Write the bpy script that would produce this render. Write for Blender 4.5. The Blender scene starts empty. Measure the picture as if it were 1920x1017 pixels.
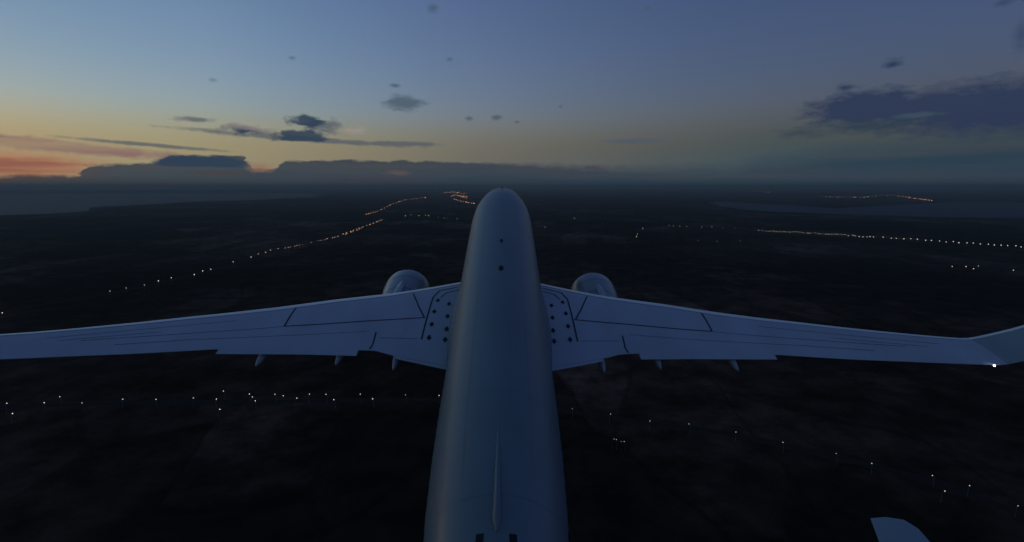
import bpy, math, random
from mathutils import Vector, Matrix, noise
random.seed(7)
R = math.radians
sc = bpy.context.scene
col = sc.collection

# ------------------------------------------------------------------ camera maths
F, CX, CY = 970.0, 960.0, 508.5
ALT = 250.0
PITCH = math.degrees(math.atan((CY - 348.0) / F))
cam_rot = Matrix.Rotation(R(90 - PITCH), 3, 'X')
cam_loc = Vector((0, 0, ALT))

def ray_cam(px, py): return Vector(((px - CX) / F, -(py - CY) / F, -1.0))
# the aircraft's own axes seen from the camera: it climbs nose up, rolled about a degree
vy = ray_cam(946.4, 82).normalized()
vx = vy.cross(ray_cam(931, 1000)).normalized()
if vx.x < 0: vx = -vx
vz = vx.cross(vy).normalized()
A = Matrix((vx, vy, vz))                      # camera coords -> aircraft coords
A2W = cam_rot @ A.transposed()                # aircraft coords -> world

P0 = Vector((0, 32, -19.5))                   # base of the aeroplane in aircraft coords

def air(px, py, zf):
    """the point of the aircraft under a sight line, on the surface z = zf(x, y)"""
    d = A @ ray_cam(px, py)
    z = zf(5, 30) if callable(zf) else zf
    for _ in range(12):
        t = z / d.z
        p = d * t
        z = zf(p.x, p.y) if callable(zf) else zf
    return Vector((d.x * z / d.z, d.y * z / d.z, z))

def ground(px, py, z=0.0):
    d = cam_rot @ ray_cam(px, py)
    t = (z - ALT) / d.z
    return cam_loc + d * t

# ------------------------------------------------------------------ helpers
def tag(o, label=None, cat=None, group=None, kind=None):
    if label: o['label'] = label
    if cat: o['category'] = cat
    if group: o['group'] = group
    if kind: o['kind'] = kind
    return o

FLEX = [False]      # the left wing rides a little lower than the right
class MB:
    def __init__(s): s.v = []; s.f = []; s.m = []
    def vert(s, p): s.v.append(tuple(p)); return len(s.v) - 1
    def face(s, ids, m=0): s.f.append(tuple(ids)); s.m.append(m)
    def loft(s, rings, m=0, closed=True, caps=True):
        idx = [[s.vert(p) for p in r] for r in rings]
        n = len(idx[0])
        for a, b in zip(idx, idx[1:]):
            for i in range(n if closed else n - 1):
                j = (i + 1) % n
                s.face((a[i], a[j], b[j], b[i]), m)
        if caps:
            s.face(idx[0][::-1], m); s.face(idx[-1], m)
        return idx
    def box(s, c, sz, m=0, mat=None):
        pts = []
        for dz in (-.5, .5):
            for dx, dy in ((-.5, -.5), (.5, -.5), (.5, .5), (-.5, .5)):
                p = Vector((dx * sz[0], dy * sz[1], dz * sz[2]))
                if mat: p = mat @ p
                pts.append(Vector(c) + p)
        i = [s.vert(p) for p in pts]
        for q in ((3, 2, 1, 0), (4, 5, 6, 7), (0, 1, 5, 4), (1, 2, 6, 5), (2, 3, 7, 6), (3, 0, 4, 7)):
            s.face([i[k] for k in q], m)
    def sphere(s, c, r, m=0, nu=10, nv=6, sc=(1, 1, 1)):
        rings = []
        for k in range(1, nv):
            a = math.pi * k / nv
            rings.append([(c[0] + r * sc[0] * math.sin(a) * math.cos(2 * math.pi * i / nu),
                           c[1] + r * sc[1] * math.sin(a) * math.sin(2 * math.pi * i / nu),
                           c[2] - r * sc[2] * math.cos(a)) for i in range(nu)])
        s.loft(rings, m)
    def build(s, name, mats, parent=None, smooth=True, off=None, link=True):
        if FLEX[0]: s.v = [(x, y, z - (.0011 * (abs(x) - 6) ** 2 if abs(x) > 6 else 0)) for x, y, z in s.v]
        me = bpy.data.meshes.new(name)
        vs = [Vector(p) - off for p in s.v] if off is not None else s.v
        me.from_pydata([tuple(p) for p in vs], [], s.f)
        if not isinstance(mats, (list, tuple)): mats = [mats]
        for m in mats: me.materials.append(m)
        for p, mi in zip(me.polygons, s.m):
            p.material_index = mi; p.use_smooth = smooth
        me.validate()
        import bmesh
        bm = bmesh.new(); bm.from_mesh(me); bmesh.ops.recalc_face_normals(bm, faces=bm.faces); bm.to_mesh(me); bm.free()
        if smooth:
            try: me.set_sharp_from_angle(angle=R(38))
            except Exception: pass
        o = bpy.data.objects.new(name, me)
        if link: col.objects.link(o)
        if parent: o.parent = parent
        return o

def nodes(m):
    m.use_nodes = True
    return m.node_tree.nodes, m.node_tree.links

def paint(name, base, rough=.35, coat=.2, dirt=.12, scale=.6, metallic=0, spec=.5):
    m = bpy.data.materials.new(name); n, l = nodes(m); b = n['Principled BSDF']
    tc = n.new('ShaderNodeTexCoord')
    mp = n.new('ShaderNodeMapping'); mp.inputs['Scale'].default_value = (1, .35, 1); l.new(tc.outputs['Object'], mp.inputs[0])
    nz = n.new('ShaderNodeTexNoise'); nz.inputs['Scale'].default_value = scale; nz.inputs['Detail'].default_value = 7
    l.new(mp.outputs[0], nz.inputs[0])
    cr = n.new('ShaderNodeValToRGB'); cr.color_ramp.elements[0].position = .32; cr.color_ramp.elements[1].position = .68
    cr.color_ramp.elements[0].color = tuple(c * (1 - dirt) for c in base) + (1,)
    cr.color_ramp.elements[1].color = tuple(base) + (1,)
    l.new(nz.outputs['Fac'], cr.inputs[0]); l.new(cr.outputs[0], b.inputs['Base Color'])
    mr = n.new('ShaderNodeMapRange'); mr.inputs[3].default_value = rough * .8; mr.inputs[4].default_value = rough * 1.25
    l.new(nz.outputs['Fac'], mr.inputs[0]); l.new(mr.outputs[0], b.inputs['Roughness'])
    b.inputs['Metallic'].default_value = metallic
    b.inputs['Specular IOR Level'].default_value = spec
    b.inputs['Coat Weight'].default_value = coat; b.inputs['Coat Roughness'].default_value = .15
    return m

def emit(name, c, s):
    m = bpy.data.materials.new(name); n, l = nodes(m)
    b = n['Principled BSDF']; b.inputs['Base Color'].default_value = (.3, .3, .3, 1)
    b.inputs['Emission Color'].default_value = tuple(c) + (1,); b.inputs['Emission Strength'].default_value = s
    m.cycles.emission_sampling = 'NONE'
    return m

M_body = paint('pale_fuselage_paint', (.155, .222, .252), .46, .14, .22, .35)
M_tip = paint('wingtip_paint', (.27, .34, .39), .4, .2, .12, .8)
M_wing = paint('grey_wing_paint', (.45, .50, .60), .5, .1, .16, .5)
M_lead = paint('painted_edge_sheen', (.88, .88, .86), .3, .3, .06, 1.2)  # near-white base colour paints in the sky's sheen on the edges
M_nac = paint('nacelle_paint', (.26, .31, .36), .34, .35, .12, .8)
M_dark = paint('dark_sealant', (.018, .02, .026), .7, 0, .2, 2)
M_fair = paint('fairing_grey', (.34, .38, .43), .5, .1, .15, 1)
M_hole = paint('black_rubber', (.012, .012, .015), .8, 0, .2, 3)
M_fan = paint('titanium_grey', (.12, .12, .13), .35, 0, .2, 3, metallic=.8)
M_glass = paint('cockpit_glass', (.02, .02, .025), .1, .3, .1, 3)
M_strobe = emit('white_tail_light', (.85, .93, 1.0), 6)
M_unlit = paint('unlit_lens', (.3, .32, .34), .2, .3, .1, 3)

# ------------------------------------------------------------------ the aeroplane
root = bpy.data.objects.new('airliner', None); col.objects.link(root)
root.matrix_world = Matrix.Translation(cam_loc + A2W @ P0) @ A2W.to_4x4()
root.empty_display_size = 3
tag(root, 'twin engined wide body airliner in pale blue grey paint climbing over the dark land', 'airliner')

AX = -16.8
ST = [(61.6, .05, -.80), (61.4, .45, -.78), (60.9, .90, -.74), (59.9, 1.42, -.62), (58.5, 1.92, -.44), (56.7, 2.32, -.28),
      (54.4, 2.62, -.17), (52.0, 2.86, -.06), (49.0, 2.98, 0), (44, 3.0, 0), (38, 3.0, 0), (32, 3.0, 0), (28, 2.98, 0), (24, 2.93, .01),
      (20, 2.89, .03), (17, 2.83, .07), (14, 2.70, .16), (11.5, 2.48, .27), (9, 2.26, .40), (6, 1.98, .57), (3, 1.75, .78), (-1, 1.2, 1.05), (-5, .6, 1.3), (-6.6, .25, 1.4)]
def fus(y):
    for a, b in zip(ST, ST[1:]):
        if a[0] >= y >= b[0]:
            t = (a[0] - y) / (a[0] - b[0]); return a[1] + (b[1] - a[1]) * t, AX + a[2] + (b[2] - a[2]) * t
    return ST[-1][1], AX + ST[-1][2]
def fus_top(x, y):
    r, zc = fus(y); r2 = max(r * r - x * x, 0.01)
    return zc + math.sqrt(r2)

b = MB(); N = 64
rings = []
for (y, r, dz) in ST:
    rings.append([(r * math.cos(2 * math.pi * i / N), y, AX + dz + r * 1.0 * math.sin(2 * math.pi * i / N)) for i in range(N)])
b.loft(rings)
# circumferential skin joints: hair-thin dark strips a few mm proud of the skin
for y in (54.9, 47.2, 41.5, 35.8, 30.1, 24.4, 18.7, 13.0):
    rr = []
    for yy in (y - .008, y + .008):
        r, zc = fus(yy); r += .004
        rr.append([(r * math.cos(a), yy, zc + r * math.sin(a)) for a in [math.pi * (i / 48 * 1.1 - .05) for i in range(49)]])
    b.loft(rr, 1, closed=False, caps=False)
for sx in (-1, 1):    # long stringer joint on each shoulder
    for aa in (62,):
        for k in range(14, 49, 2):
            q = []
            for yy, da in ((k, -.12), (k, .12), (k + 2, .12), (k + 2, -.12)):
                r, zc = fus(yy); a = R(aa + da); q.append(b.vert((sx * (r + .005) * math.cos(a), yy, zc + (r + .005) * math.sin(a))))
            b.face(q, 1)
M_seam = paint('skin_joint', (.13, .17, .22), .6, 0, .1, 1)
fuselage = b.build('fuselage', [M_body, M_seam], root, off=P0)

# belly and wing root fairing: swells out at the wing joint
b = MB(); rings = []
for k in range(25):
    t = k / 24; y = 41.3 - t * 18.3
    g = math.sin(math.pi * min(1, max(0, t))) ** .55 if 0 < t < 1 else 0
    hw = 2.3 + 1.25 * g; hz = 2.0 + .75 * g
    rings.append([(hw * (abs(math.cos(a)) ** .75) * (1 if math.cos(a) >= 0 else -1), y, AX - 1.55 + hz * math.sin(a) * (.72 if math.sin(a) > 0 else 1)) for a in [2 * math.pi * i / 40 for i in range(40)]])
b.loft(rings)
b.build('wing_root_fairing', M_body, root, off=P0)

# small fittings along the crown
def crown_blob(name, px, py, sz, m, parent=fuselage):
    p = air(px, py, lambda x, y: fus_top(0, max(min(y, 58), 5)))
    bb = MB(); bb.sphere((0, p.y, p.z), 1, nu=16, nv=10, sc=sz)
    return bb.build(name, m, parent, off=P0)
crown_blob('beacon_light', 943, 503, (.17, .40, .12), M_hole)
crown_blob('antenna', 942, 452, (.10, .32, .15), M_hole)
crown_blob('antenna', 938, 353, (.10, .25, .10), M_hole)
# cockpit windows, seen only from the front
b = MB()
for sx in (-1, 1):
    for (a0, a1) in ((58, 84), (32, 55), (10, 29)):
        q = []
        for yy, a in ((58.9, a0), (58.9, a1), (57.6, a1), (57.6, a0)):
            r, zc = fus(yy); r += .012; q.append(b.vert((sx * r * math.cos(R(a)), yy, zc + r * math.sin(R(a)))))
        b.face(q)
b.build('cockpit_window', M_glass, fuselage, off=P0)
# cabin windows, each a part of the fuselage
for sx in (-1, 1):
    b = MB(); first = None; z = .35
    for dy, dz in ((-.1, -.14), (.1, -.14), (.13, 0), (.1, .16), (-.1, .16), (-.13, 0)): b.vert((0, dy, dz))
    b.face(range(6))
    for k in range(50):
        y = 51.5 - k * .78
        rr, zc = fus(y); x = math.sqrt(rr * rr - z * z) + .012
        if first is None: o = first = b.build('window', M_glass, fuselage, smooth=False)
        else: o = first.copy(); col.objects.link(o); o.parent = fuselage
        o.location = Vector((sx * x, y, zc + z)) - P0
# long ridge ahead of the fin
p0 = air(934, 792, lambda x, y: fus_top(0, y)); 
b = MB(); rings = []
L0, L1 = p0.y, 11.6
for k in range(13):
    t = k / 12; y = L0 + (L1 - L0) * t; w = .05 + .12 * t ** 1.3; h = .04 + .22 * t ** 1.2
    if k == 12: w, h = .05, .08
    r, zc = fus(y)
    rings.append([(w * math.cos(a), y, zc + r - .04 + h * max(0, math.sin(a))) for a in [math.pi * i / 10 for i in range(11)]])
b.loft(rings)
b.build('dorsal_ridge', M_body, fuselage, off=P0)

# wings -------------------------------------------------------------------------
ZR = AX - 2.1
def zmid(x, y=0):
    a = abs(x)
    return ZR + .085 * max(a - 3, 0) + .0016 * max(a - 3, 0) ** 2
ptsLE = [(1014, 534), (1070, 545.5), (1140, 558), (1240, 571), (1340, 586), (1420, 596.5), (1500, 605.5), (1600, 617), (1700, 627), (1780, 634), (1845, 638)]
ptsTE = [(1035, 688), (1130, 673), (1165, 664), (1197, 663), (1300, 663), (1455, 665), (1500, 668), (1600, 674), (1700, 678), (1800, 682), (1866, 684)]
LE = [air(px, py, zmid) for px, py in ptsLE]
TE = [air(px, py, zmid) for px, py in ptsTE]
def interp(P, x):
    if x <= P[0].x: 
        a, c = P[0], P[1]
    else:
        for a, c in zip(P, P[1:]):
            if x <= c.x: break
    t = (x - a.x) / (c.x - a.x); return a.y + (c.y - a.y) * t
XT = XTR = min(LE[-1].x, TE[-1].x)
def thick(x): return max(.22, 1.45 - 1.25 * min(1, (abs(x) - 2) / 14) ** .8)
def prof(c):          # upper surface height above the chord line, fraction of thickness
    c = min(max(c, 0), 1)
    return (2.2 * math.sqrt(c) * (1 - c) * .62 + .25 * c * (1 - c)) 
def chord(x):
    x = abs(x); return interp(LE, x), interp(TE, x)
def wtop(x, y):
    l, t = chord(x); c = (l - y) / max(l - t, .1)
    return zmid(x) + thick(x) * prof(c) * .8
def wpt(px, py): return air(px, py, lambda x, y: wtop(x, y))
print('LE', [tuple(round(q, 1) for q in p) for p in LE]); print('TE', [tuple(round(q, 1) for q in p) for p in TE])

def strip(b, pts, w, m, sx, dz=.02, n=10):
    """a flat seam laid along pts (x,y) on top of the wing"""
    P = []
    for a, c in zip(pts, pts[1:]):
        for k in range(n): P.append((a[0] + (c[0] - a[0]) * k / n, a[1] + (c[1] - a[1]) * k / n))
    P.append(pts[-1][:2])
    prev = None
    for i, (x, y) in enumerate(P):
        q0 = P[max(i - 1, 0)]; q1 = P[min(i + 1, len(P) - 1)]
        d = Vector((q1[0] - q0[0], q1[1] - q0[1])).normalized(); nx, ny = -d.y * w / 2, d.x * w / 2
        ids = [b.vert((sx * (x + s * nx), y + s * ny, wtop(x + s * nx, y + s * ny) + dz)) for s in (1, -1)]
        if prev: b.face((prev[0], prev[1], ids[1], ids[0]), m)
        prev = ids

# seams as read on the right wing
SEAMS = [([(1018, 541), (1052, 549), (1064, 562), (1074, 600), (1083, 641)], .10),
         ([(1016, 546), (1040, 553), (1050, 562)], .07),
         ([(1101, 556), (1090, 580), (1079, 600)], .10),
         ([(1077, 600), (1170, 608), (1280, 618), (1335, 622)], .09),
         ([(1313, 585), (1325, 603), (1335, 622)], .10),
         ([(1167, 630), (1172, 652), (1178, 662)], .09)]
FAINT = [([(1335, 622), (1500, 636), (1700, 650)], .05), ([(1500, 648), (1640, 658)], .05), ([(1180, 628), (1400, 643), (1500, 648)], .04),
         ([(1420, 612), (1600, 630), (1760, 645)], .04), ([(1090, 640), (1160, 640)], .04), ([(1560, 634), (1740, 650)], .04)]
DOTS = [(1034, 573), (1036, 596), (1037, 620), (1039, 640), (1055, 567), (1061, 588), (1065, 612), (1069, 637)]
def make_wing(sx):
    XT = XTR + (1.1 if sx < 0 else .12)
    b = MB(); xs = [2.0 + (XT - 2.0) * k / 40 for k in range(41)]
    cs = [0, .004, .012, .03, .06, .1, .17, .25, .35, .45, .55, .65, .75, .85, .93, 1]
    rings = []
    for x in xs:
        l, t = chord(x)
        up = [(sx * x, l + (t - l) * c, zmid(x) + thick(x) * prof(c) * .8) for c in cs]
        lo = [(sx * x, l + (t - l) * c, zmid(x) - thick(x) * prof(c) * .55 - .03) for c in cs[::-1]]
        rings.append(up + lo)
    b.loft(rings)
    w = b.build('wing', [M_wing, M_dark, M_seam], root, off=P0)
    # seams and markings belong to the wing skin
    b = MB()
    for pts, wd in SEAMS: strip(b, [wpt(*p)[:2] for p in pts], wd, 0, sx)
    b.build('panel_joint', M_dark, w, smooth=False, off=P0)
    b = MB()
    for pts, wd in FAINT: strip(b, [wpt(*p)[:2] for p in pts], wd, 0, sx, .012)
    b.build('skin_joint', M_fairdk, w, smooth=False, off=P0)
    for px, py in DOTS:
        p = wpt(px, py); b = MB()
        for k, (dx, dy) in enumerate(((0, .34), (.20, -.12), (-.20, -.12))): pass
        q = [(0, -.34), (.19, .0), (.09, .02), (.085, .24), (-.085, .24), (-.09, .02), (-.19, .0)]
        ids = [b.vert((sx * (p.x + dx), p.y + dy, wtop(p.x + dx, p.y + dy) + .025)) for dx, dy in q]
        b.face(ids)
        b.build('escape_arrow', M_hole, w, smooth=False, off=P0)
    # slat edge, its pale colour standing in for the sky's reflection
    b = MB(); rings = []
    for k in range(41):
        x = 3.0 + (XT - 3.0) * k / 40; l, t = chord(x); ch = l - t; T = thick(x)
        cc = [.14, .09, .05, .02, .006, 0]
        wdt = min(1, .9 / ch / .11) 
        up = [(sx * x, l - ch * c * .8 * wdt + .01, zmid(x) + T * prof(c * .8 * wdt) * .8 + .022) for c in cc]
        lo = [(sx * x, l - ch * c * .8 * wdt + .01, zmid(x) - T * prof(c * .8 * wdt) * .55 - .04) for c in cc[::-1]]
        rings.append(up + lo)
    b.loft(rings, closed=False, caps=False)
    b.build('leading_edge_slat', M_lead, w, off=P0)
    # flaps drooped a little behind the trailing edge
    def flap(name, p_in, p_out, ext_in, ext_out, mat):
        b = MB(); rings = []
        for k in range(9):
            t = k / 8; x = p_in + (p_out - p_in) * t; te = chord(x)[1]; e = ext_in + (ext_out - ext_in) * t
            y0 = te + .9; y1 = te - e
            z0 = zmid(x) + .03; z1 = z0 - .10 * e - .08
            rings.append([(sx * x, y0, z0 + .0), (sx * x, (y0 + y1) / 2, (z0 + z1) / 2 + .07), (sx * x, y1, z1), (sx * x, (y0 + y1) / 2, (z0 + z1) / 2 - .12), (sx * x, y0, z0 - .25)])
        b.loft(rings); return b.build(name, mat, w, off=P0)
    def flapx(px, py): return wpt(px, py).x
    flap('flap', flapx(1200, 666), flapx(1454, 667), .55, .42, M_wing)
    flap('flap', 3.2, flapx(1132, 676), .35, .2, M_wing)
    # track fairings poking out behind the flaps
    for px, py, ln, wd in ((1130, 672, .85, .27), (1237, 672, 1.05, .27), (1380, 674, 1.15, .28)):
        p = air(px, py, zmid); x = p.x; te = chord(x)[1]; b = MB(); rings = []
        for k in range(13):
            t = k / 12; y = te + 3.2 - t * (3.2 + ln); s = math.sin(math.pi * (t * .96 + .02)) ** .6
            zc = zmid(x) - .34 - .12 * t
            rings.append([(sx * x + wd * s * math.cos(a), y, zc + .34 * s * math.sin(a)) for a in [2 * math.pi * i / 14 for i in range(14)]])
        b.loft(rings); b.build('flap_fairing', M_fair, w, off=P0)
    # curved up winglet
    l, t = chord(XT); b = MB(); rings = []
    z0 = zmid(XT); dzl = .085 + .0032 * (XT - 3)
    T = thick(XT)
    W = [(0, 0, 0, 0), (.25, .03, .05, .02), (.5, .07, .12, .06), (.9, .24, .26, .20), (1.4, .56, .52, .60), (2.1, 1.15, 1.05, 1.3), (2.8, 2.0, 1.8, 2.3), (3.3, 2.7, 2.7, 3.2)]
    for (dx, dz, dl, dt) in W:
        x = XT + dx; zz = z0 + dz + 0; ly = l - dl * .75; ty = t - dt * .45
        ang = math.atan2(1.2 * dz, 2 + dx); ch = ly - ty
        up = []; lo = []
        for c in cs:
            o_ = T * prof(c) * .8; up.append((sx * (x - o_ * math.sin(ang)), ly - ch * c, zz + o_ * math.cos(ang)))
        for c in cs[::-1]:
            o_ = -T * prof(c) * .55 - .03; lo.append((sx * (x - o_ * math.sin(ang)), ly - ch * c, zz + o_ * math.cos(ang)))
        rings.append(up + lo)
    b.loft(rings[:3], 1, caps=False); b.loft(rings[2:], 0); wl = b.build('winglet', [M_tip, M_wing], w, off=P0)
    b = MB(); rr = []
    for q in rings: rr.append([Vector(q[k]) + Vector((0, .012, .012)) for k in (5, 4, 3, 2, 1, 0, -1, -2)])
    b.loft(rr, closed=False, caps=False); b.build('winglet_edge_highlight', M_lead, wl, off=P0)  # pale strip added to paint a highlight along the winglet's edge
    b = MB(); p = air(1868, 687, z0 + .05); b.sphere((sx * p.x, t - .12, z0 + .02), .045, nu=12, nv=8, sc=(1, 1.3, 1))
    o = b.build('tail_light', M_strobe if sx > 0 else M_unlit, wl, off=P0)
    if sx > 0: o['label'] = 'lit white position light at the wing tip'
    return w
M_fairdk = paint('faint_joint', (.16, .19, .27), .6, 0, .1, 1)
make_wing(1); FLEX[0] = True; make_wing(-1); FLEX[0] = False

# engines -----------------------------------------------------------------------
def make_engine(sx):
    ezc = AX - 4.1
    p = air(1109, 547, ezc); xe, ye = p.x, p.y
    print('engine', xe, ye)
    b = MB(); n = 56
    outer = [(0, 1.86), (-.06, 1.93), (-.25, 2.0), (-.7, 2.06), (-1.5, 2.07), (-2.8, 1.98), (-4.2, 1.8), (-5.4, 1.55)]
    inner = [(-5.4, 1.48), (-3.5, 1.62), (-1.2, 1.68), (-.5, 1.70), (-.12, 1.77), (0, 1.86)]
    def ring(y, r): return [(sx * xe + r * math.cos(2 * math.pi * i / n), ye + y, ezc + r * math.sin(2 * math.pi * i / n)) for i in range(n)]
    b.loft([ring(y, r) for y, r in outer[2:]] , caps=False)
    b.loft([ring(y, r) for y, r in inner[:-2]], caps=False)
    b.loft([ring(-5.4, 1.55), ring(-5.4, 1.48)], caps=False)
    e = b.build('engine', M_nac, root, off=P0)
    b = MB()
    for yy in (-1.7, -3.6): b.loft([ring(yy, 2.074 if yy > -2 else 1.90), ring(yy - .03, 2.072 if yy > -2 else 1.896)], caps=False)
    b.build('cowl_joint', M_dark, e, off=P0)
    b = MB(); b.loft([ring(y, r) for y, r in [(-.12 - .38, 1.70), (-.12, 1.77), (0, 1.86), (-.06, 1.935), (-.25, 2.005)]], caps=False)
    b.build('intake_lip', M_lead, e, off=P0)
    b = MB(); b.loft([ring(-1.45, 1.66), ring(-1.5, .5)], caps=False)
    for k in range(22):
        a = 2 * math.pi * k / 22
        m = Matrix.Rotation(a, 3, 'Y')
        b.box((sx * xe + 1.05 * math.sin(a), ye - 1.2, ezc + 1.05 * math.cos(a)), (.30, .05, 1.2), 0, m @ Matrix.Rotation(R(35), 3, 'Z'))
    b.sphere((sx * xe, ye - 1.3, ezc), .5, nu=20, nv=12, sc=(1, 1.6, 1))
    b.build('fan', M_fan, e, off=P0)
    b = MB(); b.loft([ring(y, r) for y, r in [(-4.6, 1.15), (-5.6, 1.1), (-7.0, .85), (-7.6, .72)]]); b.loft([ring(-7.6, .5), ring(-8.7, .06)])
    b.build('exhaust_cone', M_fan, e, off=P0)
    b = MB(); rings = []
    for k in range(9):
        t = k / 8; y = ye - 1.6 - t * 6.8; zt = ezc + 1.95 + .5 * t; zb = ezc + 1.4 + .2 * t; wd = .28 * math.sin(math.pi * (.08 + .86 * t)) + .03
        rings.append([(sx * xe - wd, y, zb), (sx * xe + wd, y, zb), (sx * xe + wd, y, zt - .1), (sx * xe, y, zt), (sx * xe - wd, y, zt - .1)])
    b.loft(rings); b.build('pylon', M_nac, e, off=P0)
make_engine(-1); make_engine(1)

# tail --------------------------------------------------------------------------
def foil(b, secs):
    """secs: (LE point, TE point, thickness, normal)"""
    rings = []
    cc = [0, .01, .04, .12, .3, .5, .75, 1]
    for a, c, T, nrm in secs:
        a, c, nrm = Vector(a), Vector(c), Vector(nrm)
        up = [a.lerp(c, k) + nrm * T * prof(k) for k in cc]; lo = [a.lerp(c, k) - nrm * (T * prof(k) + .005) for k in cc[::-1]]
        rings.append(up + lo)
    b.loft(rings)
b = MB()
foil(b, [((0, 11.0, AX + 2.55), (0, 0, AX + 1.9), .30, (1, 0, 0)), ((0, 9.9, AX + 3.3), (0, -.3, AX + 3.3), .42, (1, 0, 0)), ((0, 2.0, AX + 10.6), (0, -4.2, AX + 10.6), .25, (1, 0, 0)), ((0, .6, AX + 11.1), (0, -4.4, AX + 11.1), .12, (1, 0, 0))])
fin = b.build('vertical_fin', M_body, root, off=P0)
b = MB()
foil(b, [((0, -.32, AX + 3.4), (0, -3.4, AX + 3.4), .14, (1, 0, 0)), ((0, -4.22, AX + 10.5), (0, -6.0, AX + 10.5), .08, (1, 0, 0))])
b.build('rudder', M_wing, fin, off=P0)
# dark seal slots either side of the fin root
for sx in (-1, 1):
    b = MB(); ids = []
    prev = None
    for k in range(8):
        y = 11.55 - k * .5; x = .40 + .02 * k
        r, zc = fus(y)
        cur = [b.vert((sx * (x + d), y, zc + math.sqrt(r * r - (x + d) ** 2) + .012)) for d in (0, .24)]
        if prev: b.face((prev[0], prev[1], cur[1], cur[0]))
        prev = cur
    b.build('fin_root_slot', M_hole, fin, smooth=False, off=P0)

# tailplanes: only the tip of the right one reaches into view
zs = lambda x, y: AX + 1.0 + .20 * max(abs(x) - 1.5, 0)
tipA = air(1633, 972, zs); tipB = air(1695, 975, zs); tipC = air(1741, 1019, zs); tipD = air(1661, 1019, zs)
print('stab', tipA, tipB, tipC, tipD)
for sx in (-1, 1):
    b = MB(); sh = 0 if sx > 0 else 3.2
    nrm = Vector((-.196 * sx, 0, .98))
    S = []
    x0 = tipD.x
    for x, ly, ty in ((1.2, 8.2, 1.2), (4, 8.3, 2.4), (8, 8.4, 4.2), (x0 - .9, 8.6, 5.5)):
        S.append(((sx * x, ly - sh, zs(x, 0)), (sx * x, ty - sh, zs(x, 0)), .26, nrm))
    S.append(((sx * (tipA.x - .02), tipA.y - sh, zs(tipA.x, 0)), (sx * (x0), 6.0 - sh, zs(x0, 0)), .16, nrm))
    S.append(((sx * (tipA.x + .45), tipA.y - .02 - sh, zs(tipA.x + .4, 0)), (sx * (x0 + .5), 6.3 - sh, zs(x0 + .5, 0)), .16, nrm))
    S.append(((sx * tipB.x, tipB.y - sh, zs(tipB.x, 0)), (sx * (x0 + .9), 6.6 - sh, zs(x0 + .9, 0)), .13, nrm))
    S.append(((sx * ((tipB.x + tipC.x) / 2 + .12), (tipB.y + tipC.y) / 2 + .1 - sh, zs(tipC.x, 0)), (sx * (x0 + 1.1), 7.2 - sh, zs(x0 + 1.1, 0)), .1, nrm))
    S.append(((sx * tipC.x, tipC.y - sh, zs(tipC.x, 0)), (sx * (tipC.x - .1), 8 - sh, zs(tipC.x, 0)), .06, nrm))
    foil(b, S)
    b.build('tailplane', M_tip, root, off=P0)

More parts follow.
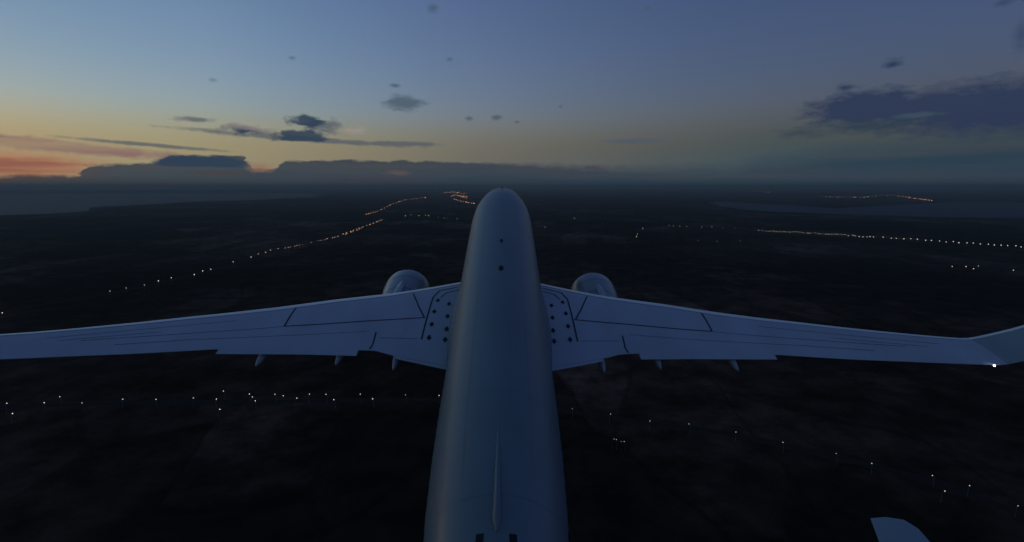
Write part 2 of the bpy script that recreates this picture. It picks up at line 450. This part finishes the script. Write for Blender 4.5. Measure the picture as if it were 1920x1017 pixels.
# ------------------------------------------------------------------ the land
def terrain():
    m = bpy.data.materials.new('dusk_farmland'); n, l = nodes(m); bs = n['Principled BSDF']
    tc = n.new('ShaderNodeTexCoord')
    nz = n.new('ShaderNodeTexNoise'); nz.inputs['Scale'].default_value = .004; nz.inputs['Detail'].default_value = 8; nz.inputs['Distortion'].default_value = .6
    l.new(tc.outputs['Object'], nz.inputs[0])
    wr = n.new('ShaderNodeVectorMath'); wr.operation = 'MULTIPLY_ADD'; wr.inputs[1].default_value = (60, 60, 0)
    l.new(nz.outputs['Color'], wr.inputs[0]); l.new(tc.outputs['Object'], wr.inputs[2])
    mp = n.new('ShaderNodeMapping'); mp.inputs['Rotation'].default_value = (0, 0, .5); mp.inputs['Scale'].default_value = (.0075, .0030, 1)
    l.new(wr.outputs[0], mp.inputs[0])
    vo = n.new('ShaderNodeTexVoronoi'); vo.voronoi_dimensions = '2D'; vo.inputs['Scale'].default_value = 1; l.new(mp.outputs[0], vo.inputs[0])
    cr = n.new('ShaderNodeValToRGB'); e = cr.color_ramp.elements
    e[0].position = 0; e[0].color = (.075, .046, .034, 1); e[1].position = 1; e[1].color = (.26, .16, .125, 1)
    for p, c in ((.3, (.09, .057, .040, 1)), (.55, (.17, .105, .078, 1)), (.62, (.09, .06, .04, 1)), (.8, (.21, .13, .10, 1))):
        q = e.new(p); q.color = c
    sp = n.new('ShaderNodeSeparateColor'); l.new(vo.outputs['Color'], sp.inputs[0]); l.new(sp.outputs[0], cr.inputs[0])
    n2 = n.new('ShaderNodeTexNoise'); n2.inputs['Scale'].default_value = .0011; n2.inputs['Detail'].default_value = 10; n2.inputs['Roughness'].default_value = .65
    l.new(tc.outputs['Object'], n2.inputs[0])
    r2 = n.new('ShaderNodeValToRGB'); r2.color_ramp.elements[0].position = .44; r2.color_ramp.elements[1].position = .62
    r2.color_ramp.elements[0].color = (.0, .0, .0, 1); r2.color_ramp.elements[1].color = (1, 1, 1, 1)
    l.new(n2.outputs['Fac'], r2.inputs[0])
    mx = n.new('ShaderNodeMix'); mx.data_type = 'RGBA'; l.new(r2.outputs[0], mx.inputs['Factor'])
    mx.inputs['A'].default_value = (.030, .019, .014, 1); l.new(cr.outputs[0], mx.inputs['B'])
    n3 = n.new('ShaderNodeTexNoise'); n3.inputs['Scale'].default_value = .02; n3.inputs['Detail'].default_value = 9; n3.inputs['Roughness'].default_value = .7; l.new(tc.outputs['Object'], n3.inputs[0])
    r3 = n.new('ShaderNodeValToRGB'); r3.color_ramp.elements[0].position = .40; r3.color_ramp.elements[1].position = .62
    r3.color_ramp.elements[0].color = (.10, .10, .10, 1); r3.color_ramp.elements[1].color = (1, 1, 1, 1); l.new(n3.outputs['Fac'], r3.inputs[0])
    ed = n.new('ShaderNodeTexVoronoi'); ed.voronoi_dimensions = '2D'; ed.feature = 'DISTANCE_TO_EDGE'; ed.inputs['Scale'].default_value = 1; l.new(mp.outputs[0], ed.inputs[0])
    hd = n.new('ShaderNodeMapRange'); hd.inputs[1].default_value = .012; hd.inputs[2].default_value = .02; hd.inputs[3].default_value = .55; hd.inputs[4].default_value = 1; l.new(ed.outputs['Distance'], hd.inputs[0])
    hm = n.new('ShaderNodeMix'); hm.data_type = 'RGBA'; hm.blend_type = 'MULTIPLY'; hm.inputs['Factor'].default_value = 1; l.new(r3.outputs[0], hm.inputs['A']); l.new(hd.outputs[0], hm.inputs['B'])
    m3 = n.new('ShaderNodeMix'); m3.data_type = 'RGBA'; m3.blend_type = 'MULTIPLY'; m3.inputs['Factor'].default_value = .8
    l.new(mx.outputs['Result'], m3.inputs['A']); l.new(hm.outputs['Result'], m3.inputs['B'])
    l.new(m3.outputs['Result'], bs.inputs['Base Color']); bs.inputs['Roughness'].default_value = 1; bs.inputs['Specular IOR Level'].default_value = 0
    return m
M_land = terrain()
b = MB(); G = 120000
b.face([b.vert(p) for p in ((-G, -G, 0), (G, -G, 0), (G, G, 0), (-G, G, 0))])
tag(b.build('ground', M_land, smooth=False), 'dark fields and woods below the aeroplane', 'ground', kind='structure')

def water_mat():
    m = bpy.data.materials.new('calm_water'); n, l = nodes(m); bs = n['Principled BSDF']
    bs.inputs['Base Color'].default_value = (.02, .04, .05, 1); bs.inputs['Roughness'].default_value = .6; bs.inputs['Specular IOR Level'].default_value = .1
    tc = n.new('ShaderNodeTexCoord'); nz = n.new('ShaderNodeTexNoise'); nz.inputs['Scale'].default_value = .02; nz.inputs['Detail'].default_value = 4
    l.new(tc.outputs['Object'], nz.inputs[0]); bp = n.new('ShaderNodeBump'); bp.inputs['Strength'].default_value = .15; bp.inputs['Distance'].default_value = 1
    l.new(nz.outputs['Fac'], bp.inputs['Height']); l.new(bp.outputs[0], bs.inputs['Normal'])
    return m
M_water = water_mat()
def sheet(name, pts, mat, z, label, cat, rough=0):
    P = []
    for a, c in zip(pts, pts[1:] + pts[:1]):
        ga, gc = ground(*a), ground(*c)
        k = 8
        for i in range(k):
            q = ga.lerp(gc, i / k); d = (q - Vector((0, 0, 0))).length
            j = noise.noise(q * .0009) * rough * d
            P.append((q.x + j, q.y + j * .4, z))
    b = MB(); b.face([b.vert(p) for p in P]); o = b.build(name, mat, smooth=False)
    return tag(o, label, cat, kind='structure')
sheet('sea', [(-500, 365), (-500, 420), (-100, 407), (60, 402), (200, 389), (420, 377), (600, 370), (600, 362)], M_water, .4, 'pale calm sea along the left horizon', 'sea', .05)
sheet('lake', [(1330, 378), (1345, 388), (1450, 397), (1580, 402), (1750, 408), (2100, 412), (2100, 383), (1800, 379), (1560, 391), (1420, 381)], M_water, .4, 'pale calm water under the right horizon', 'lake', .03)

# roads under the lamps ---------------------------------------------------------
M_asph = paint('asphalt', (.034, .030, .024), 1, 0, .3, .05, spec=0)
M_mark = paint('road_paint', (.11, .10, .09), 1, 0, .3, .5, spec=0)
def smooth_path(pts, n):
    P = [ground(*p) for p in pts]; out = []
    seg = [0]
    for a, c in zip(P, P[1:]): seg.append(seg[-1] + (c - a).length)
    for k in range(n + 1):
        s = seg[-1] * k / n
        for i in range(len(P) - 1):
            if s <= seg[i + 1] or i == len(P) - 2: break
        t = (s - seg[i]) / max(seg[i + 1] - seg[i], 1e-6)
        a = P[max(i - 1, 0)]; b_ = P[i]; c = P[i + 1]; d = P[min(i + 2, len(P) - 1)]
        out.append(.5 * ((2 * b_) + (c - a) * t + (2 * a - 5 * b_ + 4 * c - d) * t * t + (3 * b_ - a - 3 * c + d) * t ** 3))
    return out, seg[-1]
def ribbon(b, P, w, z, m=0, off=0):
    prev = None
    for i, p in enumerate(P):
        d = (P[min(i + 1, len(P) - 1)] - P[max(i - 1, 0)]).normalized(); nn = Vector((-d.y, d.x, 0))
        c = [b.vert((p.x + nn.x * (off + s * w / 2), p.y + nn.y * (off + s * w / 2), z)) for s in (1, -1)]
        if prev: b.face((prev[0], prev[1], c[1], c[0]), m)
        prev = c
def road(pts, w, label, z=.2):
    P, L = smooth_path(pts, 60)
    b = MB(); ribbon(b, P, w, z)
    ribbon(b, P, .3, z + .02, 1, w / 2 - .6); ribbon(b, P, .3, z + .02, 1, -w / 2 + .6); ribbon(b, P, .3, z + .02, 1, 0)
    tag(b.build('road', [M_asph, M_mark], smooth=False), label, 'road', kind='structure')

M_warm = emit('sodium_lamp', (1.0, .42, .15), 1.6)
M_pale = emit('pale_lamp', (1.0, .66, .40), 1.1)
M_white = emit('white_lamp', (1.0, .84, .66), 1.25)
M_pole = paint('galvanised_pole', (.3, .3, .3), .5, 0, .2, 2, metallic=.6)
lampmesh = {}
def lamp_obj(p, dist, kind, k, size=1.0, heading=0.0):
    """one street lamp; its luminaire is larger on the far masts"""
    bucket = max(0, int(round(math.log(max(dist, 300) / 300, 1.6))))
    key = (bucket, kind)
    if key not in lampmesh:
        d = 300 * 1.6 ** bucket; r = max(.19, d * .00050)
        h = 10 + r * 1.5
        b = MB()
        pr = max(.10, r * .12)
        b.loft([[(pr * s * math.cos(2 * math.pi * i / 6), pr * s * math.sin(2 * math.pi * i / 6), z) for i in range(6)] for s, z in ((1.2, 0), (1, h * .4), (.6, h))])
        b.loft([[(x, pr * .5 * math.cos(a), h - .2 + .25 * t + pr * .5 * math.sin(a)) for a in (0, 2.1, 4.2)] for t, x in ((0, 0), (1, 1.4))])
        b.sphere((1.4, 0, h - .05), r, 1, nu=8, nv=6, sc=(1, 1, .8))
        b.sphere((1.4, 0, h + r * .62), r * .5, 0, nu=8, nv=4, sc=(1.2, 1.2, .5))
        o = b.build('street_lamp', [M_pole, {'w': M_warm, 'p': M_pale, 'c': M_white}[kind]])
        lampmesh[key] = o
        first = True
    else:
        o = lampmesh[key].copy(); col.objects.link(o)
    o.location = (p.x, p.y, .03); o.rotation_euler = (0, 0, heading); o.scale = (size, size, 1)
    return o

nl = 0
def row(px_list, kind, label, group, jitter=0, size=(.8, 1.2)):
    global nl
    for (px, py) in px_list:
        g = ground(px, py, 10); dist = (g - cam_loc).length
        s = random.uniform(*size)
        o = lamp_obj(g, dist, kind, 0, s, random.uniform(0, 6.28))
        tag(o, label, 'street lamp', group); nl += 1
def along(pts, n, jx=.3, jy=.5, gaps=0):
    seg = [0]
    for a, c in zip(pts, pts[1:]): seg.append(seg[-1] + math.hypot(c[0] - a[0], c[1] - a[1]))
    out = []
    for k in range(n):
        if random.random() < gaps: continue
        s = seg[-1] * (k + .5 + random.uniform(-jx, jx)) / n
        for i in range(len(pts) - 1):
            if s <= seg[i + 1]: break
        t = (s - seg[i]) / (seg[i + 1] - seg[i])
        out.append((pts[i][0] + (pts[i + 1][0] - pts[i][0]) * t, pts[i][1] + (pts[i + 1][1] - pts[i][1]) * t + random.uniform(-jy, jy)))
    return out

# row below the left wing
near_left = [(10, 758), (20, 777), (83, 757), (114, 745), (155, 757), (228, 750), (293, 749), (361, 748), (404, 749), (420, 735), (409, 769), (467, 741), (471, 746),
             (479, 752), (518, 740), (532, 744), (554, 748), (579, 741), (613, 741), (628, 750), (676, 741), (700, 748), (762, 741), (822, 742)]
row(near_left, 'c', 'street lamp in the loose row strung below the left wing', 'street lamps below the left wing')
near_right = [(1074, 768), (1143, 778), (1218, 789), (1294, 796), (1380, 810), (1470, 830), (1571, 853), (1636, 869), (1752, 893), (1767, 921), (1817, 910), (1907, 948)]
row(near_right, 'c', 'street lamp in the falling row below the right wing', 'street lamps below the right wing')
row([(1149, 824), (1157, 826), (1165, 828), (1172, 829)], 'c', 'lamp in the short bright cluster under the right wing root', 'cluster of lamps below the right wing', size=(.6, .9))
# left highway up to the town
row([(205, 547), (237, 541), (270, 535), (297, 528), (322, 522), (364, 516), (380, 509), (396, 506), (437, 492), (470, 483), (484, 477), (499, 474), (507, 470), (522, 467)], 'c',
    'sparse street lamp on the dark stretch of the left highway', 'lamps on the left highway', size=(.8, 1.1))
row(along([(532, 466), (560, 461), (600, 452), (640, 443), (680, 428), (718, 412)], 34, gaps=.12), 'p', 'lamp on the lit middle stretch of the left highway', 'lamps on the lit middle of the left highway', size=(.6, .9))
row(along([(640, 441), (670, 430), (700, 419), (716, 413)], 12, jy=.2), 'w', 'lamp on the lit middle stretch of the left highway', 'lamps on the lit middle of the left highway', size=(.7, 1.0))
row(along([(684, 404), (710, 396), (740, 382), (762, 375), (800, 371)], 26, jy=.3), 'w', 'orange lamp on the road climbing to the far town', 'orange lamps on the road to the town', size=(.6, .9))
# the far town
town = along([(828, 364), (850, 361), (876, 364)], 12, jy=1) + along([(845, 369), (862, 368), (878, 371)], 10, jy=1.5) + along([(850, 374), (868, 379), (892, 383)], 12, jy=.6) + along([(856, 365), (875, 373)], 6, jy=2)
row(town, 'w', 'orange lamp in the glowing far town left of the nose', 'orange lamps of the far town', size=(.8, 1.3))
row(along([(752, 405), (800, 405), (830, 409), (860, 411)], 9, jy=1), 'p', 'dim lamp on the lane before the far town', 'dim lamps before the far town', size=(.4, .6))
# right hand roads
row(along([(1405, 357), (1425, 359), (1445, 362)], 8, jy=.2), 'p', 'lamp in the short streak below the right horizon', 'short streak of lamps on the right horizon', size=(.5, .7))
row(along([(1540, 370), (1580, 371), (1620, 371), (1655, 367), (1678, 367)], 22, jy=.2), 'p', 'pale lamp on the curving road near the right horizon', 'pale lamps near the right horizon', size=(.35, .55))
row(along([(1680, 368), (1715, 373), (1750, 378)], 14, jy=.2), 'w', 'orange lamp on the curve near the right horizon', 'orange lamps near the right horizon', size=(.6, .9))
row(along([(1250, 423), (1262, 425), (1340, 427), (1390, 430)], 14, gaps=.2), 'p', 'lamp on the near end of the right highway', 'lamps on the start of the right highway', size=(.5, .8))
row(along([(1420, 433), (1500, 437), (1560, 440), (1600, 443), (1640, 446)], 34, jy=1.2), 'c', 'lamp in the dense stretch of the right highway', 'dense lamps of the right highway', size=(.4, .8))
row(along([(1650, 446), (1720, 450), (1800, 456), (1880, 461), (1935, 465)], 22, jx=.15, jy=1.0), 'c', 'evenly spaced lamp on the far right of the highway', 'spaced lamps of the right highway', size=(.55, .8))
row([(1309, 452), (1345, 453), (1388, 452), (1022, 427), (1077, 410), (1195, 440), (1193, 445), (1130, 420), (1205, 429), (1786, 501), (1812, 501), (1826, 505), (1834, 500), (1900, 508)], 'c',
    'lone dim lamp scattered over the fields right of the nose', 'scattered lamps over the right fields', size=(.5, .8))
row([(2, 588)], 'c', 'bright lone lamp above the left wing at the edge', 'lone lamp at the left edge', size=(1.3, 1.3))

road([(-150, 772), (10, 764), (228, 757), (420, 755), (620, 752), (822, 750), (960, 757), (1074, 774), (1218, 795), (1380, 816), (1571, 859), (1752, 905), (1907, 960), (2100, 1020)], 11, 'dark road passing under the aeroplane')
road([(60, 575), (205, 551), (300, 531), (437, 496), (522, 470), (600, 455), (680, 431), (718, 413)], 22, 'dark highway running away on the left')
road([(684, 404), (710, 396), (740, 382), (800, 371)], 24, 'road climbing to the far town')
road([(1240, 424), (1340, 429), (1420, 435), (1560, 442), (1720, 452), (1935, 467), (2200, 480)], 22, 'highway crossing the fields on the right')
print('lamps', nl)

# ------------------------------------------------------------------ air
m = bpy.data.materials.new('dusk_air'); n, l = nodes(m); n.remove(n['Principled BSDF'])
pv = n.new('ShaderNodeVolumePrincipled'); pv.inputs['Color'].default_value = (.45, .52, .50, 1); pv.inputs['Density'].default_value = 6.5e-5
pv.inputs['Anisotropy'].default_value = .2
l.new(pv.outputs[0], n['Material Output'].inputs['Volume'])
b = MB(); b.box((0, 0, (285 - 1) / 2), (230000, 230000, 286))
tag(b.build('haze', m, smooth=False), 'thin dusk haze over the land', 'haze', kind='stuff')

# ------------------------------------------------------------------ sky
w = bpy.data.worlds.new('World'); sc.world = w; w.use_nodes = True
n = w.node_tree.nodes; l = w.node_tree.links; bg = n['Background']
sky = n.new('ShaderNodeTexSky'); sky.sky_type = 'NISHITA'; sky.sun_disc = False
SUN_AZ = -58.0
sky.sun_elevation = R(-1); sky.sun_rotation = R(SUN_AZ); sky.altitude = 250; sky.air_density = 1; sky.dust_density = 2; sky.ozone_density = 2
tc = n.new('ShaderNodeTexCoord')
def val(x):
    v = n.new('ShaderNodeValue'); v.outputs[0].default_value = x; return v.outputs[0]
def mth(op, *a, clamp=False):
    q = n.new('ShaderNodeMath'); q.operation = op; q.use_clamp = clamp
    for i, x in enumerate(a):
        if isinstance(x, (int, float)): q.inputs[i].default_value = x
        else: l.new(x, q.inputs[i])
    return q.outputs[0]
def mixc(f, a, b_):
    q = n.new('ShaderNodeMix'); q.data_type = 'RGBA'
    for k, x in (('Factor', f), ('A', a), ('B', b_)):
        if isinstance(x, (int, float)): q.inputs[k].default_value = x
        elif isinstance(x, tuple): q.inputs[k].default_value = x
        else: l.new(x, q.inputs[k])
    return q.outputs['Result']
sx_ = n.new('ShaderNodeSeparateXYZ'); l.new(tc.outputs['Generated'], sx_.inputs[0])
deg = 180 / math.pi
az = mth('MULTIPLY', mth('ARCTAN2', sx_.outputs[0], sx_.outputs[1]), deg)
el = mth('MULTIPLY', mth('ARCSINE', sx_.outputs[2]), deg)
cmb = n.new('ShaderNodeCombineXYZ'); l.new(mth('MULTIPLY', az, .42), cmb.inputs[0]); l.new(mth('MULTIPLY', el, 1.0), cmb.inputs[1])
nz = n.new('ShaderNodeTexNoise'); nz.inputs['Scale'].default_value = 1.7; nz.inputs['Detail'].default_value = 9; nz.inputs['Roughness'].default_value = .6
l.new(cmb.outputs[0], nz.inputs[0])
nf = mth('SUBTRACT', nz.outputs['Fac'], .5)
cm2 = n.new('ShaderNodeCombineXYZ'); l.new(mth('MULTIPLY', az, .05), cm2.inputs[0]); l.new(mth('MULTIPLY', el, .8), cm2.inputs[1]); cm2.inputs[2].default_value = 5
nz2 = n.new('ShaderNodeTexNoise'); nz2.inputs['Scale'].default_value = 1.0; nz2.inputs['Detail'].default_value = 5; l.new(cm2.outputs[0], nz2.inputs[0])
nf2 = mth('SUBTRACT', nz2.outputs['Fac'], .5)

def azel(px, py):
    d = (cam_rot @ ray_cam(px, py)).normalized()
    return math.degrees(math.atan2(d.x, d.y)), math.degrees(math.asin(d.z))
def blob(cx, cy, rx, ry, nz_amt=1.1, soft=.35, flat=None, slope=0):
    """a cloud: an ellipse of sky round a direction, its rim broken by noise"""
    a0, e0 = azel(cx, cy)
    ra = abs(azel(cx + rx, cy)[0] - azel(cx - rx, cy)[0]) / 2; re = abs(azel(cx, cy + ry)[1] - azel(cx, cy - ry)[1]) / 2
    u = mth('DIVIDE', mth('SUBTRACT', az, a0), ra); v = mth('DIVIDE', mth('SUBTRACT', mth('MULTIPLY_ADD', mth('SUBTRACT', az, a0), slope, el), e0), re)
    d2 = mth('SQRT', mth('ADD', mth('MULTIPLY', u, u), mth('MULTIPLY', v, v)))
    f = mth('MULTIPLY_ADD', nf, nz_amt * 2, mth('SUBTRACT', 1.0, d2))
    if flat is not None:      # flat cloud base
        f = mth('MINIMUM', f, mth('MULTIPLY_ADD', nf, .5, mth('MULTIPLY_ADD', v, 1.6, flat)))
    return mth('DIVIDE', f, soft, clamp=True)
def union(L):
    o = L[0]
    for x in L[1:]: o = mth('MAXIMUM', o, x)
    return o
def lin(r, g, b_):
    f = lambda c: (c / 255 / 12.92) if c / 255 <= .04045 else ((c / 255 + .055) / 1.055) ** 2.4
    return (f(r), f(g), f(b_), 1)
EXPO = 1.0; STR = .12
K = 1 / (STR * 2 ** EXPO)
def C(r, g, b_):
    c = lin(r, g, b_); return (c[0] * K, c[1] * K, c[2] * K, 1)

tint = n.new('ShaderNodeMix'); tint.data_type = 'RGBA'; tint.blend_type = 'MULTIPLY'; tint.inputs['Factor'].default_value = 1
l.new(sky.outputs[0], tint.inputs['A'])
tf = .3 / (STR * 2 ** EXPO)
TINT = [(0, (1.9, 2.28, 2.3)), (400, (2.25, 2.36, 2.45)), (900, (2.12, 2.05, 2.45)), (1300, (1.9, 1.9, 2.42)), (1900, (1.8, 1.85, 2.5))]
cur = tint.outputs['Result']
# twilight near the horizon: yellow to the left, grey green to the right
tr = n.new('ShaderNodeValToRGB'); e = tr.color_ramp.elements
azn = mth('DIVIDE', mth('ADD', az, 60), 120, clamp=True)
for i_, (px, c) in enumerate(TINT):
    q = e[0] if i_ == 0 else (e[1] if i_ == 1 else e.new(azel(px, 300)[0] / 120 + .5))
    q.position = azel(px, 300)[0] / 120 + .5; q.color = tuple(k * tf for k in c) + (1,)
l.new(azn, tr.inputs[0]); l.new(tr.outputs[0], tint.inputs['B'])
hor = n.new('ShaderNodeValToRGB'); e = hor.color_ramp.elements
def azp(px): return (azel(px, 300)[0] + 60) / 120
e[0].position = azp(0); e[0].color = C(166, 150, 118); e[1].position = azp(1900); e[1].color = C(62, 80, 88)
for px, c in ((300, C(158, 150, 120)), (620, C(140, 132, 112)), (900, C(108, 109, 104)), (1200, C(84, 92, 94)), (1450, C(64, 84, 92))):
    q = e.new(azp(px)); q.color = c
l.new(mth('DIVIDE', mth('ADD', az, 60), 120, clamp=True), hor.inputs[0])
mr = n.new('ShaderNodeMapRange'); mr.interpolation_type = 'SMOOTHSTEP'
mr.inputs[1].default_value = 2.0; mr.inputs[2].default_value = 8.0; mr.inputs[3].default_value = .92; mr.inputs[4].default_value = 0
l.new(el, mr.inputs[0]); cur = mixc(mr.outputs[0], cur, hor.outputs[0])
# pink and orange streaks low on the left
streak = mth('MULTIPLY', blob(60, 270, 460, 15, .5, .5, slope=.07), mth('DIVIDE', mth('ADD', mth('MULTIPLY', nf2, 2.0), .45), .5, clamp=True))
cur = mixc(mth('MULTIPLY', streak, .8), cur, C(132, 98, 100))
glow = blob(-30, 312, 330, 38, .25, .6); cur = mixc(mth('MULTIPLY', glow, .85), cur, C(172, 118, 88))
glow2 = mth('MULTIPLY', blob(-30, 318, 300, 30, .25, .4), mth('DIVIDE', mth('ADD', mth('MULTIPLY', nf2, 3.0), .1), .4, clamp=True)); cur = mixc(glow2, cur, C(148, 96, 80))
# thin grey wisps
wis = union([blob(560, 260, 260, 7, .6, .5, slope=.05), blob(740, 270, 110, 6, .6, .5), blob(280, 272, 190, 5, .5, .6, slope=.06), blob(1190, 265, 75, 6, .6, .6), blob(465, 245, 60, 13, 1.4, .6), blob(610, 238, 60, 16, 1.3, .6),
             blob(360, 225, 50, 8, 1.0, .8)])
cur = mixc(mth('MULTIPLY', wis, .75), cur, C(78, 88, 100))
# cloud bank hugging the horizon
top = n.new('ShaderNodeValToRGB'); e = top.color_ramp.elements; top.color_ramp.interpolation = 'EASE'
def bh(py): return azel(960, py)[1] / 10
e[0].position = azp(0); e[0].color = (bh(334),) * 3 + (1,); e[1].position = azp(1900); e[1].color = (bh(262),) * 3 + (1,)
for px, py in ((135, 333), (165, 316), (290, 312), (330, 299), (460, 297), (470, 318), (515, 318), (540, 304), (640, 301), (1000, 304), (1150, 308), (1370, 304), (1430, 292), (1600, 272)):
    q = e.new(azp(px)); q.color = (bh(py),) * 3 + (1,)
l.new(mth('DIVIDE', mth('ADD', mth('MULTIPLY_ADD', nf2, 3.0, az), 60), 120, clamp=True), top.inputs[0])
soft = n.new('ShaderNodeMapRange'); soft.inputs[1].default_value = -5; soft.inputs[2].default_value = 32; soft.inputs[3].default_value = .22; soft.inputs[4].default_value = 2.2
l.new(az, soft.inputs[0])
bank = mth('DIVIDE', mth('SUBTRACT', mth('MULTIPLY_ADD', nf, .8, mth('MULTIPLY', top.outputs[0], 10)), el), soft.outputs[0], clamp=True)
bcol = n.new('ShaderNodeValToRGB'); e = bcol.color_ramp.elements
e[0].position = azp(0); e[0].color = C(78, 68, 70); e[1].position = azp(1900); e[1].color = C(42, 62, 78)
for px, c in ((200, C(52, 66, 78)), (600, C(46, 63, 78)), (1000, C(46, 63, 77)), (1400, C(48, 66, 80))):
    q = e.new(azp(px)); q.color = c
l.new(mth('DIVIDE', mth('ADD', az, 60), 120, clamp=True), bcol.inputs[0])
bw = mixc(mth('MULTIPLY', mth('DIVIDE', mth('ADD', nf2, .12), .4, clamp=True), .55), bcol.outputs[0], C(78, 74, 78))
cur = mixc(mth('MULTIPLY', bank, .93), cur, bw)
warm = union([blob(488, 314, 34, 12, .7, .6), mth('MULTIPLY', blob(745, 324, 34, 7, 1.0, .8), .3)])
cur = mixc(mth('MULTIPLY', warm, .6), cur, C(150, 112, 92))
warm2 = union([blob(270, 343, 330, 8, .8, .8), blob(420, 327, 90, 5, .8, .8), blob(60, 330, 90, 5, .8, .8)])
cur = mixc(mth('MULTIPLY', warm2, .6), cur, C(78, 68, 62))
mauve = union([blob(690, 338, 170, 9, 1.0, .9), blob(1110, 314, 46, 8, .9, .9)])
cur = mixc(mth('MULTIPLY', mauve, .6), cur, C(66, 60, 78))
# darker base of the bank, just over the horizon
low = n.new('ShaderNodeMapRange'); low.interpolation_type = 'SMOOTHSTEP'
low.inputs[1].default_value = -.4; low.inputs[2].default_value = 1.0; low.inputs[3].default_value = .75; low.inputs[4].default_value = 0
l.new(el, low.inputs[0]); cur = mixc(low.outputs[0], cur, C(34, 52, 64))
# dark cumulus standing clear of the bank
dk = union([blob(566, 258, 54, 17, .6, .3, .8), blob(574, 228, 38, 14, 1.1, .5), blob(460, 246, 34, 9, 1.2, .6), blob(380, 306, 100, 16, .35, .3, .9)])
cur = mixc(mth('MULTIPLY', dk, .92), cur, C(46, 64, 84))
cur = mixc(mth('MULTIPLY', union([blob(478, 240, 46, 10, 1.5, .7), blob(655, 243, 40, 10, 1.5, .8), blob(345, 228, 20, 6, 1.2, 1)]), .35), cur, C(178, 160, 150))
g1 = union([blob(757, 194, 44, 19, .8, .6), blob(740, 161, 14, 5, .8, 1.0), blob(812, 16, 14, 12, .6, 1.1), blob(843, 112, 9, 6, .6, 1.2), blob(399, 150, 12, 6, .6, 1.4), blob(548, 109, 9, 5, .6, 1.4)])
cur = mixc(mth('MULTIPLY', g1, .7), cur, C(62, 80, 96))
g2 = union([blob(879, 222, 10, 6, .7, .8), blob(932, 221, 13, 7, .7, .8), blob(969, 229, 7, 4, .6, .9), blob(1051, 200, 5, 4, .6, .9), blob(1215, 16, 9, 6, .6, 1.4)])
cur = mixc(mth('MULTIPLY', g2, .75), cur, C(66, 84, 92))
rt = union([blob(1630, 203, 150, 42, .55, .45), blob(1880, 200, 350, 66, .45, .5), blob(1760, 200, 190, 42, .4, .5), blob(1675, 120, 24, 12, 1.0, .9), blob(1585, 165, 22, 12, 1.0, .9), blob(1880, 5, 30, 9, 1, 1.4), blob(1915, 70, 22, 40, .8, 1.8)])
cur = mixc(mth('MULTIPLY', rt, .9), cur, C(42, 55, 84))
rt2 = union([blob(1640, 236, 150, 22, .9, .9), blob(1510, 248, 70, 14, 1.0, 1.0)])
cur = mixc(mth('MULTIPLY', rt2, .7), cur, C(44, 62, 76))
gap = blob(1720, 216, 60, 7, .7, .6); cur = mixc(mth('MULTIPLY', gap, .6), cur, C(66, 84, 96))
l.new(cur, bg.inputs[0]); bg.inputs[1].default_value = STR
w.cycles.sampling_method = 'MANUAL'; w.cycles.sample_map_resolution = 512

sun = bpy.data.lights.new('sun', 'SUN'); so = bpy.data.objects.new('sun', sun); col.objects.link(so)
sun.energy = .02; sun.angle = R(12); sun.color = (1, .62, .42)
sa, se = R(SUN_AZ), R(3)
dv = Vector((math.sin(sa) * math.cos(se), math.cos(sa) * math.cos(se), math.sin(se)))
so.rotation_euler = dv.to_track_quat('Z', 'Y').to_euler()

cd = bpy.data.cameras.new('camera'); co = bpy.data.objects.new('camera', cd); col.objects.link(co); sc.camera = co
cd.sensor_width = 36; cd.lens = F / 1920 * 36; cd.clip_start = .1; cd.clip_end = 600000
co.matrix_world = Matrix.Translation(cam_loc) @ cam_rot.to_4x4()
sc.render.resolution_x = 1024; sc.render.resolution_y = 542
sc.view_settings.view_transform = 'Standard'; sc.view_settings.look = 'None'; sc.view_settings.exposure = EXPO; sc.view_settings.gamma = 1
sc.render.engine = 'CYCLES'
sc.cycles.volume_bounces = 2
